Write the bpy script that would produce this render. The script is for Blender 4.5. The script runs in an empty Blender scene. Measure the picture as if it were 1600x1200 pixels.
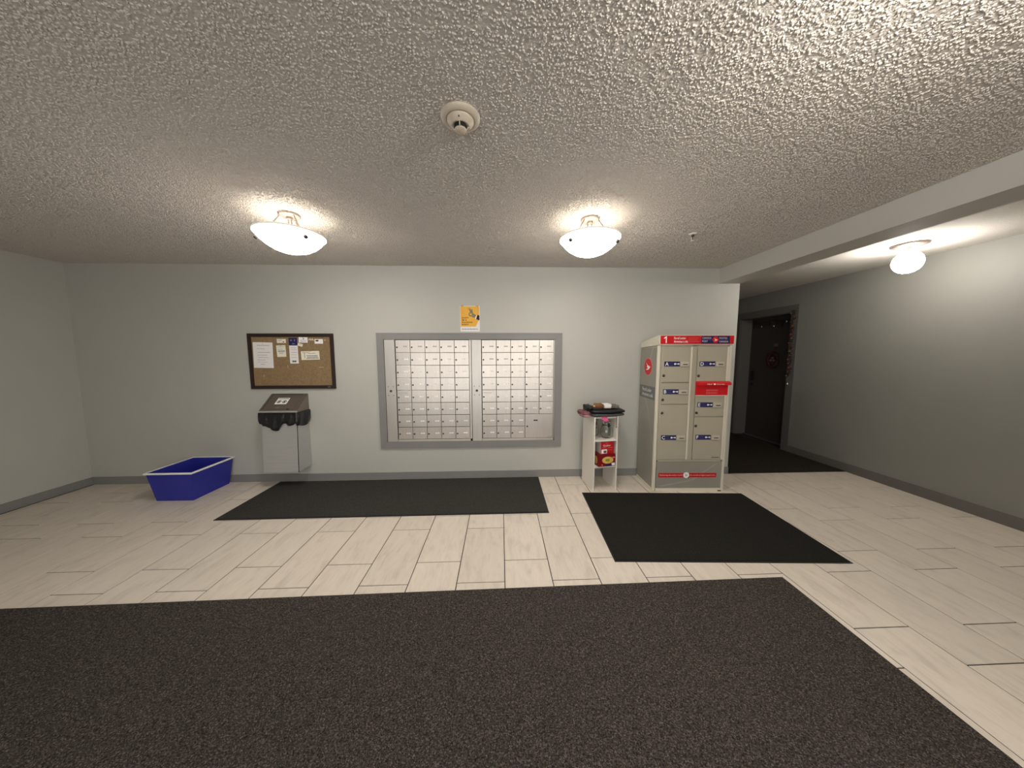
import bpy, bmesh, math, random
from mathutils import Vector, Matrix
random.seed(7)
C = bpy.context.scene.collection
PI = math.pi

def S(r, g, b):
    f = lambda c: ((c/255+0.055)/1.055)**2.4 if c/255 > 0.04045 else c/255/12.92
    return (f(r), f(g), f(b), 1)

# ------------------------------------------------------------------ camera, world, exposure
F_PX, PITCH, YAW, ROLL = 477.0, 0.09566, 0.0373, -0.00211
cam_d = bpy.data.cameras.new('camera')
cam_d.sensor_fit = 'HORIZONTAL'; cam_d.sensor_width = 36; cam_d.lens = F_PX*36/1600
cam_d.clip_start = 0.02
cam = bpy.data.objects.new('camera', cam_d); C.objects.link(cam)
_cy, _sy, _cp, _sp = math.cos(YAW), math.sin(YAW), math.cos(PITCH), math.sin(PITCH)
_f = Vector((_sy*_cp, _cy*_cp, -_sp)); _r0 = Vector((_cy, -_sy, 0)); _u0 = _r0.cross(_f)
_r = _r0*math.cos(ROLL)+_u0*math.sin(ROLL); _u = -_r0*math.sin(ROLL)+_u0*math.cos(ROLL)
M = Matrix((_r, _u, -_f)).transposed().to_4x4(); M.translation = (-0.0198, -3.0353, 1.4379)
cam.matrix_world = M
bpy.context.scene.camera = cam
w = bpy.data.worlds.new('world'); bpy.context.scene.world = w; w.use_nodes = True
w.node_tree.nodes['Background'].inputs[0].default_value = (1, 0.98, 0.94, 1)
w.node_tree.nodes['Background'].inputs[1].default_value = 2.1      # overcast daylight, let in by the opening added to lift the wall
vs = bpy.context.scene.view_settings
vs.view_transform = 'Standard'; vs.look = 'None'; vs.gamma = 1; vs.use_curve_mapping = False
vs.exposure = 0.32
BULB = 2.0        # watts of each upward bulb
BOWL = 30.0        # radiance of the glowing glass bowls
BOWL_IN = 1.6      # the inside of the bowls, facing the ceiling
portal_d = bpy.data.lights.new('fill_portal', 'AREA'); portal_d.shape = 'RECTANGLE'; portal_d.size = 4.6; portal_d.size_y = 2.15
portal_d.cycles.is_portal = True  # guides the sky light through the added opening
portal = bpy.data.objects.new('fill_portal', portal_d); C.objects.link(portal)
portal.location = (-.6, -4.66, 1.125); portal.rotation_euler = (math.radians(90), 0, 0)
WARM = (1.0, 0.955, 0.89)

# ------------------------------------------------------------------ mesh helpers
class MB:
    def __init__(self): self.bm = bmesh.new()
    def _add(self, vs, fs, smooth=False):
        v = [self.bm.verts.new(p) for p in vs]
        for f in fs:
            try:
                fc = self.bm.faces.new([v[i] for i in f]); fc.smooth = smooth
            except ValueError: pass
        return v
    def box(self, x0, y0, z0, x1, y1, z1, bev=0):
        p = [(x0,y0,z0),(x1,y0,z0),(x1,y1,z0),(x0,y1,z0),(x0,y0,z1),(x1,y0,z1),(x1,y1,z1),(x0,y1,z1)]
        v = self._add(p, [(3,2,1,0),(4,5,6,7),(0,1,5,4),(1,2,6,5),(2,3,7,6),(3,0,4,7)])
        if bev:
            es = list({e for q in v for e in q.link_edges})
            bmesh.ops.bevel(self.bm, geom=es, offset=bev, segments=2, affect='EDGES', profile=0.5)
        return self
    def hexa(self, p):  # 8 points in box order
        self._add(p, [(3,2,1,0),(4,5,6,7),(0,1,5,4),(1,2,6,5),(2,3,7,6),(3,0,4,7)]); return self
    def lathe(self, prof, n=32, c=(0,0,0), axis='Z', smooth=True):
        vs, fs = [], []
        for r, h in prof:
            for k in range(n):
                a = 2*PI*k/n; u, v = max(r,1e-5)*math.cos(a), max(r,1e-5)*math.sin(a)
                if axis == 'Z': p = (c[0]+u, c[1]+v, c[2]+h)
                elif axis == 'Y': p = (c[0]+u, c[1]+h, c[2]+v)
                else: p = (c[0]+h, c[1]+u, c[2]+v)
                vs.append(p)
        for i in range(len(prof)-1):
            for k in range(n):
                a, b = i*n+k, i*n+(k+1) % n
                fs.append((a, b, b+n, a+n))
        self._add(vs, fs, smooth); return self
    def cyl(self, c, r, h, axis='Z', n=20, r2=None):
        r2 = r if r2 is None else r2
        return self.lathe([(0,0),(r,0),(r2,h),(0,h)], n, c, axis, smooth=False)
    def tube(self, pts, r, n=8):
        pts = [Vector(p) for p in pts]; vs, fs = [], []
        for i, p in enumerate(pts):
            t = (pts[min(i+1,len(pts)-1)]-pts[max(i-1,0)]).normalized()
            a = t.cross(Vector((0,0,1)) if abs(t.z) < .9 else Vector((1,0,0))).normalized(); b = t.cross(a)
            rr = r[i] if isinstance(r, (list, tuple)) else r
            for k in range(n):
                g = 2*PI*k/n; vs.append(p+(a*math.cos(g)+b*math.sin(g))*rr)
        for i in range(len(pts)-1):
            for k in range(n):
                fs.append((i*n+k, i*n+(k+1)%n, (i+1)*n+(k+1)%n, (i+1)*n+k))
        m = len(pts)-1
        fs += [tuple(range(n))[::-1], tuple(m*n+k for k in range(n))]
        self._add(vs, fs, True); return self
    def poly(self, pts, y0, y1):          # polygon in x,z extruded along y
        n = len(pts)
        v = [(x, y0, z) for x, z in pts]+[(x, y1, z) for x, z in pts]
        self._add(v, [tuple(range(n)), tuple(range(n, 2*n))[::-1]]+[(i, i+n, (i+1) % n+n, (i+1) % n) for i in range(n)])
        return self
    def ball(self, c, r, seg=12, sc=(1,1,1)):
        n = seg//2
        vs, fs = [], []
        for i in range(n+1):
            th = PI*i/n
            for k in range(seg):
                a = 2*PI*k/seg
                vs.append((c[0]+r*sc[0]*max(math.sin(th),1e-4)*math.cos(a), c[1]+r*sc[1]*max(math.sin(th),1e-4)*math.sin(a), c[2]+r*sc[2]*math.cos(th)))
        for i in range(n):
            for k in range(seg):
                fs.append((i*seg+k, (i+1)*seg+k, (i+1)*seg+(k+1)%seg, i*seg+(k+1)%seg))
        self._add(vs, fs, True); return self
    def sheet(self, x0, z0, x1, z1, y=0, t=0.0006):
        return self.box(x0, y-t, z0, x1, y, z1)
    def mesh(self, name):
        bmesh.ops.recalc_face_normals(self.bm, faces=self.bm.faces[:])
        me = bpy.data.meshes.new(name); self.bm.to_mesh(me); self.bm.free(); return me

def link(name, me, m=None, parent=None, loc=None, rot=None):
    o = bpy.data.objects.new(name, me)
    if m is not None and me is not None and not me.materials: me.materials.append(m)
    if parent is not None: o.parent = parent
    if loc: o.location = loc
    if rot: o.rotation_euler = rot
    C.objects.link(o); return o
def obj(name, mb, m, parent=None, loc=None, rot=None): return link(name, mb.mesh(name), m, parent, loc, rot)
def tag(o, label, cat, group=None):
    o['label'] = label; o['category'] = cat
    if group: o['group'] = group
    return o
def thing(name, label, cat, loc=(0,0,0), rot=(0,0,0), group=None):
    o = bpy.data.objects.new(name, None); o.empty_display_size = .05; C.objects.link(o)
    o.location = loc; o.rotation_euler = rot
    return tag(o, label, cat, group)
def struct(name, mb, m, label=None):
    o = obj(name, mb, m); o['kind'] = 'structure'
    if label: o['label'] = label
    return o

def text(name, s, m, parent, x, y, z, h=None, wd=None, align='LEFT', side=False, rz=0, line=1.0, bold=0):
    """flat lettering standing in the x,z plane, facing -y; x,z is its lower left (or centre) corner"""
    cu = bpy.data.curves.new(name, 'FONT'); cu.body = s; cu.size = 1; cu.extrude = 0; cu.offset = bold; cu.space_line = line
    cu.align_x = align; cu.resolution_u = 2
    t = bpy.data.objects.new(name, cu); C.objects.link(t)
    dg = bpy.context.evaluated_depsgraph_get()
    me = bpy.data.meshes.new_from_object(t.evaluated_get(dg))
    bpy.data.objects.remove(t); bpy.data.curves.remove(cu)
    xs = [v.co.x for v in me.vertices]; ys = [v.co.y for v in me.vertices]
    W_, H_ = max(xs)-min(xs), max(ys)-min(ys)
    sx = wd/W_ if wd else None; sy = h/H_ if h else None
    sx = sx or sy; sy = sy or sx
    ox = {'LEFT': min(xs), 'CENTER': (max(xs)+min(xs))/2, 'RIGHT': max(xs)}[align]
    for v in me.vertices:
        a, b = (v.co.x-ox)*sx, (v.co.y-min(ys))*sy
        v.co = Vector((0, -a, b)) if side else Vector((a, 0, b))
    me.name = name
    return link(name, me, m, parent, (x, y, z), (0, rz, 0))
def bars(rows, y):   # printed lines too small to read: rows of (x0, x1, z, thickness) broken into word-long dashes
    mb = MB(); rnd = random.Random(3)
    for x0, x1, z, t in rows:
        x = x0
        while x < x1-1e-6:
            e = min(x1, x+(x1-x0)*rnd.uniform(.08, .22)); mb.sheet(x, z, e, z+t, y, .0003); x = e+(x1-x0)*.025
    return mb

# ------------------------------------------------------------------ materials
def mat(name, col, rough=.6, metal=0, var=0, scale=20, bump=0, bscale=80, stretch=(1,1,1), spec=.5, emit=None, objrand=0):
    m = bpy.data.materials.new(name); m.use_nodes = True
    nt = m.node_tree; b = nt.nodes['Principled BSDF']; N = nt.nodes.new; L = nt.links.new
    b.inputs['Base Color'].default_value = col; b.inputs['Roughness'].default_value = rough
    b.inputs['Metallic'].default_value = metal; b.inputs['Specular IOR Level'].default_value = spec
    if emit: b.inputs['Emission Color'].default_value = (*emit[:3], 1); b.inputs['Emission Strength'].default_value = emit[3]
    if var or bump or objrand:
        tc = N('ShaderNodeTexCoord'); mp = N('ShaderNodeMapping'); mp.inputs['Scale'].default_value = stretch
        L(tc.outputs['Object'], mp.inputs['Vector'])
    if var or objrand:
        oi = N('ShaderNodeObjectInfo')
        ad = N('ShaderNodeVectorMath'); ad.operation = 'MULTIPLY_ADD'
        L(oi.outputs['Random'], ad.inputs[0]); ad.inputs[1].default_value = (17, 31, 23) if objrand else (0,0,0)
        L(mp.outputs[0], ad.inputs[2])
        n = N('ShaderNodeTexNoise'); n.inputs['Scale'].default_value = scale; n.inputs['Detail'].default_value = 5
        L(ad.outputs[0], n.inputs['Vector'])
        r = N('ShaderNodeValToRGB'); r.color_ramp.elements[0].position = .3; r.color_ramp.elements[1].position = .7
        r.color_ramp.elements[0].color = tuple(c*(1-var) for c in col[:3])+(1,)
        r.color_ramp.elements[1].color = tuple(min(1, c*(1+var)) for c in col[:3])+(1,)
        L(n.outputs['Fac'], r.inputs[0])
        if objrand:
            mx = N('ShaderNodeHueSaturation'); mr = N('ShaderNodeMapRange')
            mr.inputs['To Min'].default_value = 1-objrand; mr.inputs['To Max'].default_value = 1+objrand
            L(oi.outputs['Random'], mr.inputs['Value']); L(mr.outputs[0], mx.inputs['Value']); L(r.outputs[0], mx.inputs['Color'])
            L(mx.outputs[0], b.inputs['Base Color'])
        else: L(r.outputs[0], b.inputs['Base Color'])
    if bump:
        n2 = N('ShaderNodeTexNoise'); n2.inputs['Scale'].default_value = bscale; n2.inputs['Detail'].default_value = 3
        L(mp.outputs[0], n2.inputs['Vector'])
        bp = N('ShaderNodeBump'); bp.inputs['Strength'].default_value = bump; bp.inputs['Distance'].default_value = .01
        L(n2.outputs['Fac'], bp.inputs['Height']); L(bp.outputs[0], b.inputs['Normal'])
    return m

def pile_mat(name, cols, scale, bump=.6):
    """looped carpet: flecks of several yarn colours"""
    m = bpy.data.materials.new(name); m.use_nodes = True
    nt = m.node_tree; b = nt.nodes['Principled BSDF']; N = nt.nodes.new; L = nt.links.new
    b.inputs['Roughness'].default_value = .95; b.inputs['Specular IOR Level'].default_value = .12
    tc = N('ShaderNodeTexCoord'); v = N('ShaderNodeTexVoronoi'); v.inputs['Scale'].default_value = scale
    L(tc.outputs['Object'], v.inputs['Vector'])
    sp = N('ShaderNodeSeparateColor'); L(v.outputs['Color'], sp.inputs[0])
    n = N('ShaderNodeTexNoise'); n.inputs['Scale'].default_value = scale*.35; n.inputs['Detail'].default_value = 4
    L(tc.outputs['Object'], n.inputs['Vector'])
    mx = N('ShaderNodeMath'); mx.operation = 'MULTIPLY_ADD'; L(sp.outputs[0], mx.inputs[0]); mx.inputs[1].default_value = .55
    h = N('ShaderNodeMath'); h.operation = 'MULTIPLY'; L(n.outputs['Fac'], h.inputs[0]); h.inputs[1].default_value = .5
    L(h.outputs[0], mx.inputs[2])
    r = N('ShaderNodeValToRGB'); e = r.color_ramp.elements
    e[0].position, e[0].color = .25, cols[0]; e[1].position, e[1].color = .85, cols[-1]
    for i, c in enumerate(cols[1:-1]):
        q = e.new(.25+.6*(i+1)/(len(cols)-1)); q.color = c
    L(mx.outputs[0], r.inputs[0]); L(r.outputs[0], b.inputs['Base Color'])
    bp = N('ShaderNodeBump'); bp.inputs['Strength'].default_value = bump; bp.inputs['Distance'].default_value = .004
    L(v.outputs['Distance'], bp.inputs['Height']); bp.invert = True; L(bp.outputs[0], b.inputs['Normal'])
    return m

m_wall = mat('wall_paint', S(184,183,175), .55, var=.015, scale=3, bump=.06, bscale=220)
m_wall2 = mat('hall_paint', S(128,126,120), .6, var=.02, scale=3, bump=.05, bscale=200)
m_trim = mat('trim_grey_paint', S(130,128,126), .5, var=.02, scale=8)
m_beam = mat('beam_paint', S(190,187,180), .6, var=.015, scale=3, bump=.05, bscale=200)
m_ceil = mat('stipple_white', S(196,189,180), .9, var=.03, scale=30, bump=.5, bscale=120, spec=.2)
m_hallceil = mat('hall_ceiling_paint', S(200,194,184), .9, bump=.3, bscale=120)
m_grout = mat('grout_dark', S(26,23,21), .9, var=.1, scale=40)
m_carpet = pile_mat('entry_carpet_pile', [S(32,28,26), S(58,53,49), S(72,66,61), S(112,104,98)], 300, .6)
m_mat = pile_mat('charcoal_mat_pile', [S(45,45,43), S(56,55,52), S(65,64,60), S(76,74,69)], 330, .5)
m_hallcarpet = pile_mat('hall_carpet_pile', [S(28,24,20), S(40,34,28), S(52,45,38), S(62,54,45)], 200, .5)
m_mat2 = pile_mat('shaded_mat_pile', [S(27,26,24), S(33,32,29), S(39,38,34), S(46,45,40)], 330, .5)  # charcoal pile darkened to stand in for the shade by the locker
m_rubber = mat('mat_rubber', S(20,20,20), .6)
m_alu = mat('mailbox_aluminium', S(200,193,185), .34, .88, var=.05, scale=6, stretch=(14,1,.6), objrand=.035)
m_alu2 = mat('mailbox_aluminium_strip', S(194,189,182), .38, .8, var=.05, scale=8, stretch=(20,1,.5))
m_dark = mat('black_gap', S(20,19,18), .8)
m_lock = mat('lock_metal', S(84,80,76), .35, .9)
m_white = mat('white_print', S(246,244,240), .5)
m_paper = mat('paper', S(232,228,226), .8, var=.02, scale=30)
m_cream = mat('cream_paper', S(232,226,208), .8, var=.02, scale=30)
m_ink = mat('ink', S(70,68,66), .8)
m_inklight = mat('ink_light', S(150,148,146), .8)
m_black = mat('black_print', S(28,20,14), .7)
m_cork = mat('cork', S(138,114,82), .9, var=.16, scale=60, bump=.3, bscale=150)
m_frame = mat('dark_walnut_frame', S(42,26,22), .45, var=.15, scale=20, stretch=(1,1,1))
m_steel = mat('brushed_steel', S(196,196,194), .4, .55, var=.04, scale=6, stretch=(1,1,12))
m_steeld = mat('brushed_steel_hood', S(142,132,122), .42, .75, var=.04, scale=6, stretch=(12,1,1))
m_bag = mat('black_bag_plastic', S(24,25,27), .3, var=.1, scale=30, bump=.5, bscale=40)
m_nickel = mat('brushed_nickel', S(168,156,146), .4, .85)
m_plastic = mat('ivory_plastic', S(196,184,166), .5, var=.02, scale=20)
m_beige = mat('locker_beige', S(172,165,146), .5, var=.015, scale=6, bump=.03, bscale=150)
m_beige2 = mat('locker_beige_light', S(216,209,191), .45, var=.015, scale=6)
m_plate = mat('locker_slot_plate', S(190,182,164), .5)
m_film = mat('locker_grey_film', S(148,144,133), .4, var=.06, scale=2.2, stretch=(1,1,.5))
m_red = mat('post_red', S(206,16,28), .4)
m_redtext = mat('pale_red_print', S(226,110,105), .5)
m_navy = mat('navy_print', S(24,24,84), .45)
m_bluetext = mat('pale_blue_print', S(110,110,160), .5)
m_band = mat('slate_band', S(104,104,102), .5)
m_melamine = mat('white_melamine', S(226,220,210), .45, var=.01, scale=5)
m_blue = mat('recycling_blue', S(38,44,150), .45, var=.03, scale=10)
m_jacket = mat('black_nylon', S(24,24,26), .5, var=.2, scale=20, bump=.5, bscale=35)
m_greyblk = mat('charcoal_lining', S(62,64,62), .6, var=.2, scale=30, bump=.4, bscale=50)
m_pinkcloth = mat('dusty_pink_cloth', S(122,76,84), .9, var=.5, scale=25, bump=.5, bscale=60)
m_tan = mat('brown_leather', S(120,78,40), .5, var=.2, scale=30, bump=.3, bscale=90)
m_pouch = mat('grey_case', S(112,104,94), .6, var=.08, scale=30)
m_pink = mat('pink_note', S(226,92,146), .7)
m_boxred = mat('carton_red', S(176,20,24), .4, var=.05, scale=9)
m_boxdark = mat('carton_dark_red', S(116,10,18), .4, var=.06, scale=9)
m_boxside = mat('carton_side', S(206,196,188), .6)
m_noodle = mat('noodle_yellow', S(222,180,96), .6, var=.25, scale=70, bump=.4, bscale=120)
m_green = mat('herb_green', S(130,150,40), .6, var=.2, scale=80)
m_orange = mat('poster_amber', S(236,178,62), .6, var=.02, scale=12)
m_handgrey = mat('poster_grey', S(128,122,108), .6, var=.12, scale=60)
m_cuff = mat('poster_cuff', S(246,218,180), .6)
m_door = mat('hall_door_brown', S(62,56,50), .5, var=.06, scale=8, stretch=(8,8,.6))
m_casing = mat('hall_casing', S(98,94,90), .5)
m_thresh = mat('threshold_metal', S(150,146,140), .4, .8)
m_garland = mat('garland_green', S(48,44,30), .9, var=.4, scale=60)
m_baub = mat('bauble_red', S(96,26,24), .4)
m_gold = mat('bauble_gold', S(104,74,36), .4, .5)
m_silver = mat('bell_silver', S(210,206,200), .2, .9)
m_wood = mat('pencil_tan', S(196,160,108), .6)

# glass of the jars
m_glass = bpy.data.materials.new('jar_glass'); m_glass.use_nodes = True
_b = m_glass.node_tree.nodes['Principled BSDF']; _b.inputs['Transmission Weight'].default_value = 1
_b.inputs['Roughness'].default_value = .03; _b.inputs['IOR'].default_value = 1.45; _b.inputs['Base Color'].default_value = (.97,.985,.975,1)
# lamp glass: frosted, gives off light
m_bowl = mat('lit_frosted_glass', S(240,236,226), .35, emit=(*WARM, BOWL))
m_bowl_in = mat('lit_frosted_glass_inside', S(236,230,220), .6, emit=(*WARM, BOWL_IN))
m_knob = mat('dark_bronze_knob', S(30,27,24), .8)
m_rim = mat('frosted_glass_rim', S(226,214,196), .35, emit=(*WARM, .25))
m_bulb = mat('lit_bulb', S(255,250,240), .5, emit=(*WARM, 8))

# porcelain tile: pale, streaked along its length, every tile its own
def tile_mat():
    m = bpy.data.materials.new('porcelain_tile'); m.use_nodes = True
    nt = m.node_tree; b = nt.nodes['Principled BSDF']; N = nt.nodes.new; L = nt.links.new
    b.inputs['Roughness'].default_value = .42; b.inputs['Specular IOR Level'].default_value = .4
    tc = N('ShaderNodeTexCoord'); oi = N('ShaderNodeObjectInfo'); ad = N('ShaderNodeVectorMath'); ad.operation = 'MULTIPLY_ADD'
    L(oi.outputs['Random'], ad.inputs[0]); ad.inputs[1].default_value = (43, 91, 7); L(tc.outputs['Object'], ad.inputs[2])
    def nz(sc, stretch, det, dist):
        mp = N('ShaderNodeMapping'); mp.inputs['Scale'].default_value = stretch; L(ad.outputs[0], mp.inputs[0])
        n = N('ShaderNodeTexNoise'); n.inputs['Scale'].default_value = sc; n.inputs['Detail'].default_value = det
        n.inputs['Distortion'].default_value = dist; L(mp.outputs[0], n.inputs['Vector']); return n
    a = nz(9, (2.2, .55, 1), 8, .6); c = nz(34, (2.6, .35, 1), 6, .3)
    r = N('ShaderNodeValToRGB'); e = r.color_ramp.elements
    e[0].position, e[0].color = .3, S(205,194,180); e[1].position, e[1].color = .62, S(220,209,195)
    q = e.new(.45); q.color = S(216,205,191)
    L(a.outputs['Fac'], r.inputs[0])
    r2 = N('ShaderNodeValToRGB'); e = r2.color_ramp.elements
    e[0].position, e[0].color = .34, (.9,.9,.9,1); e[1].position, e[1].color = .5, (1,1,1,1); L(c.outputs['Fac'], r2.inputs[0])
    mx = N('ShaderNodeMix'); mx.data_type = 'RGBA'; mx.blend_type = 'MULTIPLY'; mx.inputs[0].default_value = .6
    L(r.outputs[0], mx.inputs[6]); L(r2.outputs[0], mx.inputs[7])
    hs = N('ShaderNodeHueSaturation'); mr = N('ShaderNodeMapRange'); mr.inputs['To Min'].default_value = .96; mr.inputs['To Max'].default_value = 1.03
    L(oi.outputs['Random'], mr.inputs['Value']); L(mr.outputs[0], hs.inputs['Value']); L(mx.outputs[2], hs.inputs['Color'])
    L(hs.outputs[0], b.inputs['Base Color'])
    return m
m_tile = tile_mat()

# ------------------------------------------------------------------ room shell
W = .447; H = 2.407; XL, XR = -4.6, 4.22; YF = -4.6
OX0, OX1, OZ0, OZ1 = -1.335, .618, .425, 1.63         # mailbox opening in the wall
mb = MB()
mb.box(XL, W, 0, OX0, W+.4, H); mb.box(OX1, W, 0, 2.72, W+.4, H)
mb.box(OX0, W, 0, OX1, W+.4, OZ0); mb.box(OX0, W, OZ1, OX1, W+.4, H)
mb.box(OX0, W+.3, OZ0, OX1, W+.4, OZ1)
struct('wall_back', mb, m_wall)
struct('wall_left', MB().box(XL-.1, YF, 0, XL, W+.4, H), m_wall)
GX0, GX1, GZ = -2.9, 1.7, 2.2                         # unglazed opening added behind the camera to let in fill light
struct('wall_front', MB().box(XL-.1, YF-.1, 0, GX0, YF, H).box(GX1, YF-.1, 0, XR, YF, H).box(GX0, YF-.1, GZ, GX1, YF, H), m_wall)
mb = MB()
for x in (GX0, -1.4, .15, GX1-.06): mb.box(x, YF-.08, 0, x+.06, YF-.02, GZ)
mb.box(GX0, YF-.08, 0, GX1, YF-.02, .08).box(GX0, YF-.08, GZ-.06, GX1, YF-.02, GZ)
struct('added_opening_frame', mb, m_frame, 'dark frame of the unseen opening added for fill light behind the camera')
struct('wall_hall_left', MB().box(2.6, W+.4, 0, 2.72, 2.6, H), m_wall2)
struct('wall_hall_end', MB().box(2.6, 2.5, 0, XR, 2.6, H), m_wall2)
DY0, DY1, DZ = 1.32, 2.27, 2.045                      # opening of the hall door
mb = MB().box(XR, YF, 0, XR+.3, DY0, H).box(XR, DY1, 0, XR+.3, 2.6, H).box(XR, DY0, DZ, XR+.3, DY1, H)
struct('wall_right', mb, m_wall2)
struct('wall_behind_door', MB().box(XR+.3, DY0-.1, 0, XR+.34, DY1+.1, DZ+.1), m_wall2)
ceil = struct('ceiling', MB().box(XL-.1, YF-.1, H, 2.6, W+.1, H+.06), m_ceil)
struct('ceiling_hall', MB().box(2.6, YF-.1, H, XR+.3, 2.6, H+.06), m_hallceil)
struct('trim_1', MB().box(2.478, YF, 2.241, 2.72, W, H), m_beam, 'painted ceiling beam dividing the lobby from the dark hall')
mb = MB().box(XL, W-.013, 0, 2.733, W, .083).box(2.72, W-.013, 0, 2.733, W+.4, .083)
struct('baseboard_back', mb, m_trim)
struct('baseboard_left', MB().box(XL, YF, 0, XL+.013, W-.013, .083), m_trim)
mb = MB().box(XR-.013, YF, 0, XR, DY0-.12, .1).box(XR-.013, DY1+.12, 0, XR, 2.5, .1)
struct('baseboard_right', mb, m_casing)
struct('baseboard_hall_end', MB().box(2.72, 2.487, 0, XR-.013, 2.5, .1), m_casing)

floor = struct('floor', MB().box(XL-.1, YF-.1, -.06, XR+.3, 2.6, -.0025), m_grout)
TW, TL, J = .305, .61, .0028
proto = {}
for k in range(-15, 14):
    x0, x1 = max(k*TW+J, XL), min((k+1)*TW-J, XR)
    off = 0 if k % 2 else TL/3
    for j in range(-9, 2):
        y0, y1 = max(off+j*TL+J, YF), min(off+(j+1)*TL-J, W-.004)
        if y1-y0 < .03 or x1-x0 < .02: continue
        if -3.2 < (x0+x1)/2 < 1.4 and y1 < -1.45: continue    # wholly under the big carpet
        key = (round(x1-x0, 3), round(y1-y0, 3))
        if key not in proto:
            a, b = (x1-x0)/2, (y1-y0)/2
            m_ = MB().box(-a, -b, -.0025, a, b, 0); bmesh.ops.bevel(m_.bm, geom=[e for e in m_.bm.edges if all(v.co.z > -.001 for v in e.verts)], offset=.0008, segments=1, affect='EDGES')
            proto[key] = m_.mesh('tile'); proto[key].materials.append(m_tile)
        link('tile', proto[key], None, floor, ((x0+x1)/2, (y0+y1)/2, 0))

# sprayed stipple on the ceiling: real lumps, one object
def stipple():
    me = MB().box(XL, YF, H-.0005, 2.478, W, H-.0004).mesh('popcorn_lumps')
    o = link('popcorn_lumps', me, m_ceil, ceil); o['kind'] = 'stuff'
    g = bpy.data.node_groups.new('stipple', 'GeometryNodeTree')
    g.interface.new_socket('Geometry', in_out='INPUT', socket_type='NodeSocketGeometry')
    g.interface.new_socket('Geometry', in_out='OUTPUT', socket_type='NodeSocketGeometry')
    N = g.nodes.new; L = g.links.new
    gi, go = N('NodeGroupInput'), N('NodeGroupOutput')
    grid = N('GeometryNodeMeshGrid'); grid.inputs['Size X'].default_value = 2.478-XL; grid.inputs['Size Y'].default_value = W-YF
    grid.inputs['Vertices X'].default_value = 2; grid.inputs['Vertices Y'].default_value = 2
    tr = N('GeometryNodeTransform'); tr.inputs['Translation'].default_value = ((2.478+XL)/2, (W+YF)/2, H)
    L(grid.outputs['Mesh'], tr.inputs['Geometry'])
    di = N('GeometryNodeDistributePointsOnFaces'); di.inputs['Density'].default_value = 10500
    L(tr.outputs[0], di.inputs['Mesh'])
    ico = N('GeometryNodeMeshIcoSphere'); ico.inputs['Radius'].default_value = .0041; ico.inputs['Subdivisions'].default_value = 2
    sm = N('GeometryNodeSetShadeSmooth'); L(ico.outputs['Mesh'], sm.inputs['Geometry'])
    ip = N('GeometryNodeInstanceOnPoints'); L(di.outputs['Points'], ip.inputs['Points'])
    L(sm.outputs[0], ip.inputs['Instance'])
    rs = N('FunctionNodeRandomValue'); rs.data_type = 'FLOAT_VECTOR'
    rs.inputs[0].default_value = (.5,.5,.5); rs.inputs[1].default_value = (1.5,1.1,1.2); L(rs.outputs[0], ip.inputs['Scale'])
    rr = N('FunctionNodeRandomValue'); rr.data_type = 'FLOAT_VECTOR'
    rr.inputs[0].default_value = (-.25,-.25,0); rr.inputs[1].default_value = (.25,.25,6.28)
    rr.inputs['Seed'].default_value = 5; L(rr.outputs[0], ip.inputs['Rotation'])
    st = N('GeometryNodeSetMaterial'); st.inputs['Material'].default_value = m_ceil; L(ip.outputs[0], st.inputs['Geometry'])
    L(st.outputs[0], go.inputs[0])
    md = o.modifiers.new('stipple', 'NODES'); md.node_group = g

# ------------------------------------------------------------------ hall beyond
d = struct('door_1', MB().box(XR+.2, DY0, .012, XR+.244, DY1, DZ), m_door, 'dark brown hall door in a recess beyond the lobby')
obj('threshold', MB().box(XR+.16, DY0, 0, XR+.25, DY1, .018), m_thresh, d)
mb = MB().box(XR+.185, 2.13, .98, XR+.2, 2.2, 1.15, .006)
obj('keypad_plate', mb, m_black, d)
mb = MB().cyl((XR+.2, 2.18, .91), .026, -.02, 'X').tube([(XR+.18, 2.18, .91), (XR+.15, 2.18, .91), (XR+.145, 2.06, .91)], .009)
obj('door_handle', mb, m_lock, d)
obj('number_plate', MB().box(XR+.196, 1.72, 1.56, XR+.2, 1.8, 1.61), m_thresh, d)
mb = MB().box(XR-.016, DY0-.11, 0, XR, DY0, DZ+.1).box(XR-.016, DY1, 0, XR, DY1+.11, DZ+.1).box(XR-.016, DY0, DZ, XR, DY1, DZ+.1)
mb.box(XR, DY1-.012, 0, XR+.2, DY1, DZ).box(XR, DY0, 0, XR+.2, DY0+.012, DZ).box(XR, DY0, DZ-.012, XR+.2, DY1, DZ)
o = struct('trim_2', mb, m_casing, 'grey casing and jamb around the hall door')
mb = MB().box(2.735, W-.01, -.0024, XR-.014, 2.486, .006)
tag(obj('hall_carpet', mb, m_hallcarpet), 'very dark brown carpet on the hall floor leading to the door', 'carpet')
wr = thing('door_wreath', 'dark red oval decoration hanging on the hall door', 'decoration', (XR+.2, 1.777, 1.34))
mb = MB(); N_ = 22
for i in range(N_):
    a = 2*PI*i/N_
    mb.ball((-.02+random.uniform(-.008,.004), .085*math.cos(a), .11*math.sin(a)), random.uniform(.026,.034), 8)
obj('ring', mb, mat('wreath_red', S(58,14,16), .7, var=.3, scale=40), wr)
obj('centre_bow', MB().ball((-.03,0,.03), .03, 10, (.5,1,.8)).ball((-.03,.03,.0), .02, 8).ball((-.03,-.03,.0), .02, 8), m_pinkcloth, wr)
obj('ribbon', MB().box(-.004,-.012,.1,-.001,.012,.235), m_baub, wr)
ga = thing('door_garland', 'dark garland with red and gold baubles down the right casing of the hall door', 'garland', (XR-.03, 1.262, 0))
mb = MB()
zs = [2.06-.03*i for i in range(32)]
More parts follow.
